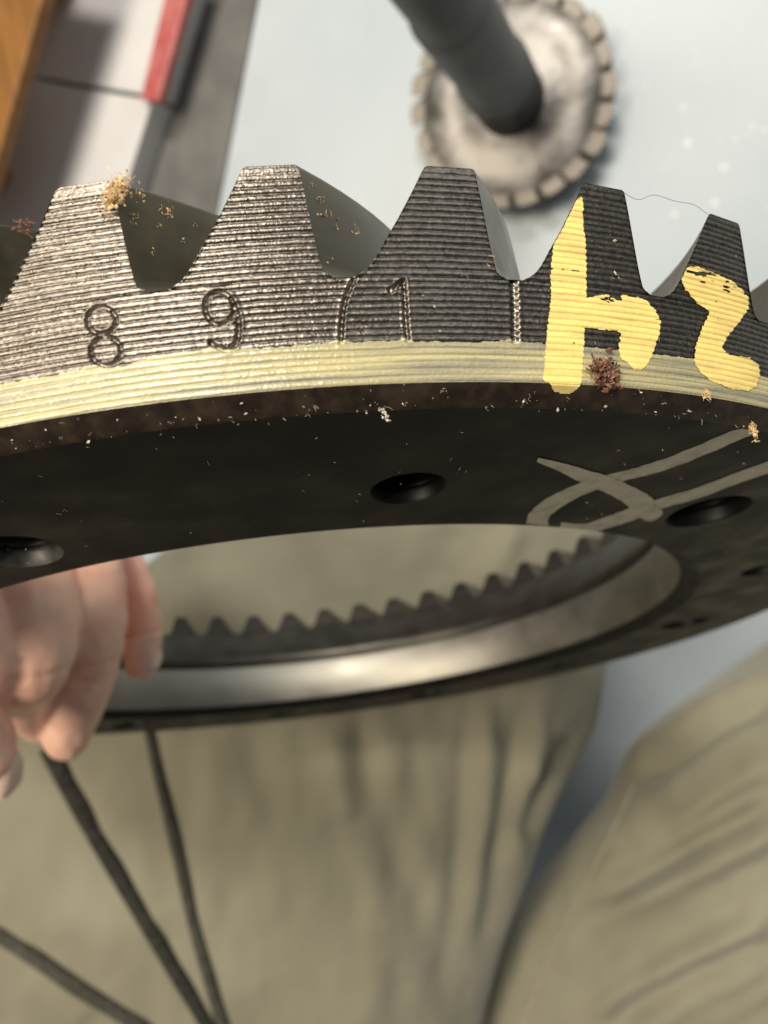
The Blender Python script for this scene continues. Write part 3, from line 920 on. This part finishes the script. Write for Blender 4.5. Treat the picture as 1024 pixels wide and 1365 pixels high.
# palm and wrist, behind the near part of the gear, leaving the picture to the left
def blob(p, r, sc=(1, 1, 1)):
    a = np.linspace(0, math.pi, 13)[:, None]; b = np.linspace(0, 2 * math.pi, 24, endpoint=False)[None, :]
    q = np.stack([np.sin(a) * np.cos(b) * sc[0], np.sin(a) * np.sin(b) * sc[1], np.cos(a) * sc[2] + 0 * b], -1) * r
    hd.grid(c2w((q + 0) + 0 * q) - CAMP + p, wrap=True)


blob(at(70, 670, 0.262), 0.022, (1.1, 1.0, 0.8)); blob(at(10, 650, 0.262), 0.024, (1.2, 1.1, 0.8)); blob(at(-60, 660, 0.260), 0.026, (1.2, 1.2, 0.8))
blob(at(-110, 730, 0.262), 0.028, (1.2, 1.3, 0.8)); blob(at(-20, 610, 0.275), 0.024, (1.4, 1.0, 0.8))
tube(hd, smooth_line([at(-60, 670, 0.265), at(-200, 700, 0.275), at(-360, 740, 0.29), at(-560, 800, 0.31), at(-800, 900, 0.34)], 24), np.linspace(0.028, 0.036, 24), 24)
v, n, f = remesh(hd, 0.0011, 5)
u_, w_, dep = to_px(v)
# joint creases and a little irregularity
cre = np.zeros(len(v))
for pl in ([(10, 905), (60, 902), (92, 890)], [(96, 905), (130, 912), (160, 880)], [(20, 880), (62, 884)], [(168, 848), (210, 842)], [(100, 895), (150, 880)]):
    q, par = seg_dist(u_, w_, pl); cre -= 0.0005 * np.exp(-(q / 3.0) ** 2)
v = v + n * (cre + 0.0003 * vnoise(u_ / 14, w_ / 18, 61))[:, None]
hand = link_mesh('hand', v @ PINV[:3, :3].T + PINV[:3, 3], f, M['skin'], person)
hand['label'] = 'hand curling its fingers through the gear bore'


def nail(px_, py_, dep_, nrm_cam, along_cam, ln, wd_):
    c = at(px_, py_, dep_)
    nn = W @ np.asarray(nrm_cam, float); nn /= np.linalg.norm(nn)
    al = W @ np.asarray(along_cam, float); al -= al.dot(nn) * nn; al /= np.linalg.norm(al)
    sd = np.cross(nn, al)
    a = np.linspace(-1, 1, 9)[:, None]; b = np.linspace(-1, 1, 9)[None, :]
    k = np.clip(1 - np.abs(a) ** 4 * 0.35, 0, 1)
    P_ = c + al * (a * ln / 2)[..., None] + sd * (b * wd_ / 2 * k)[..., None] - nn * (0.28 * wd_ * b ** 2 + 0.05 * ln * a ** 2)[..., None]
    P2_ = P_ - nn * 0.0006
    mb = MB(); mb.grid(P_); mb.grid(P2_, flip=True)
    mb.v = [x @ PINV[:3, :3].T + PINV[:3, 3] for x in mb.v]
    o = mb.build('fingernail', M['nail'], hand)
    return o


nail(206, 872, 0.2700, (0.75, 0.0, -0.66), (0.15, 1, 0.15), 0.011, 0.009)
nail(6, 1042, 0.2185, (0.55, 0.35, -0.76), (-0.1, 1, 0.1), 0.013, 0.011)

# ================================================================== BACKGROUND THINGS
# pinion standing on its toothed head
base = on_floor(691, 150)
pin = empty('pinion_gear', Matrix.Translation(Vector((base[0], base[1], 0.0))))
tag(pin, 'blurred pinion gear standing on its toothed head with a thick dark shaft', 'gear')
NPT = 22; HT = 0.042
rp = 0.086
mb = MB()
a = np.linspace(0, 2 * np.pi, 120, endpoint=False)
prof = [(0.0, 0.0), (rp * 0.80, 0.0), (rp * 0.90, HT * 0.75), (rp * 0.90, HT), (rp * 0.88, HT + 0.0012), (rp * 0.62, HT + 0.0008), (rp * 0.42, HT + 0.0012), (0.034, HT + 0.002), (0.0, HT + 0.002)]
P_ = np.array([[max(r, 1e-5) * np.cos(a), max(r, 1e-5) * np.sin(a), 0 * a + z_] for r, z_ in prof]).transpose(0, 2, 1)
mb.grid(P_, wrap=True); mb.build('gear_head', M['pinion'], pin)
tp0 = None
for k in range(NPT):
    if tp0 is None:
        mb = MB(); rows = []
        for i, t in enumerate(np.linspace(0, 1, 6)):
            z_ = HT * (1.0 - t) + 0.001
            ang = math.radians(-16 * t)
            r0 = rp * (0.87 - 0.08 * t); r1 = rp * (1.03 - 0.09 * t)
            hw0 = math.radians(360 / NPT * 0.50); hw1 = math.radians(360 / NPT * 0.34)
            rr = [r0, r0 + (r1 - r0) * 0.6, r1 * 0.99, r1, r1 * 0.985, r0 + (r1 - r0) * 0.55, r0]
            aa = [-hw0, -hw1 * 1.35, -hw1 * 0.9, -hw1 * 0.1, hw1 * 1.15, hw1 * 1.0, hw0 * 0.75]
            rows.append([(r * math.cos(ang + q), r * math.sin(ang + q), z_) for r, q in zip(rr, aa)])
        rows = np.array(rows)
        mb.grid(rows)
        for e in (0, -1):
            mb.add(rows[e], [tuple(range(7))[::-1] if e == 0 else tuple(range(7))])
        o = tp0 = mb.build('tooth', M['pinion_tooth'], pin, smooth=False)
    else:
        o = tp0.copy(); COL.objects.link(o); o.parent = pin
    o.rotation_euler = (0, 0, 2 * math.pi * (k + rng.uniform(-0.06, 0.06)) / NPT); kk = rng.uniform(0.975, 1.02); o.scale = (kk, kk, 1)
mb = MB()
prof = [(0.0300, HT), (0.0297, HT + 0.004), (0.0295, HT + 0.02), (0.0295, 0.12), (0.0265, 0.125), (0.0265, 0.25), (0.0235, 0.255), (0.0235, 0.34), (0.022, 0.343), (0.0001, 0.343)]
P_ = np.array([[r * np.cos(a), r * np.sin(a), 0 * a + z_] for r, z_ in prof]).transpose(0, 2, 1)
mb.grid(P_, wrap=True); mb.build('shaft', M['shaft'], pin)


def prism(name, quad_px, z0, z1, m, parent=None, bevel=0.002):
    """box whose top is a quad given in photograph pixels at height z1"""
    topv = [on_floor(x, y, z1) for x, y in quad_px]
    bm = bmesh.new()
    tv = [bm.verts.new(Vector(p)) for p in topv]
    bv = [bm.verts.new(Vector((p[0], p[1], z0))) for p in topv]
    bm.faces.new(tv); bm.faces.new(bv[::-1])
    for i in range(4):
        bm.faces.new((tv[i], bv[i], bv[(i + 1) % 4], tv[(i + 1) % 4]))
    bmesh.ops.recalc_face_normals(bm, faces=bm.faces)
    bmesh.ops.bevel(bm, geom=bm.edges[:], offset=bevel, segments=2, profile=0.6, affect='EDGES')
    c = sum((Vector(p) for p in topv), Vector()) / 4; c.z = z0
    for v_ in bm.verts: v_.co -= c
    me = bpy.data.meshes.new(name); bm.to_mesh(me); bm.free(); me.materials.append(m)
    o = bpy.data.objects.new(name, me); COL.objects.link(o); o.location = c
    return o


BH = 0.04
tag(prism('metal_box', [(206, 128), (40, 101), (100, -120), (270, -95)], 0, BH, M['box']), 'light grey metal box with a red bar along its edge', 'box')
tag(prism('metal_box', [(120, 400), (-60, 370), (38, 106), (203, 133)], 0, BH, M['box']), 'light grey metal box next to the seam, behind the leftmost teeth', 'box')
tag(prism('red_bar', [(211, 136), (186, 132), (232, -60), (264, -56)], BH + 0.0005, BH + 0.012, M['red'], bevel=0.003), 'red painted bar lying along the edge of the grey box', 'bar')
tag(prism('wooden_board', [(-36, 330), (-300, 290), (-160, -150), (86, -110)], 0.125, 0.14, M['wood'], bevel=0.002), 'orange brown wooden board raised at the top left edge', 'board')
for q in ([(-90, 250), (-200, 230), (-180, 190), (-72, 210)], [(20, -70), (-80, -90), (-70, -120), (30, -104)]):
    o = prism('leg', q, 0.0, 0.1245, M['wood'])
    b_o = bpy.data.objects['wooden_board']; o.parent = b_o; o.matrix_parent_inverse = Matrix.Translation(-b_o.location)
tag(prism('floor_strip', [(262, 420), (90, 400), (255, -120), (362, -105)], 0.0, 0.004, M['flat'], bevel=0.001), 'dark grey flat strip on the floor along the grey boxes', 'mat')  # thin flat slab covering the dark band beside the boxes

SC.render.engine = 'CYCLES'
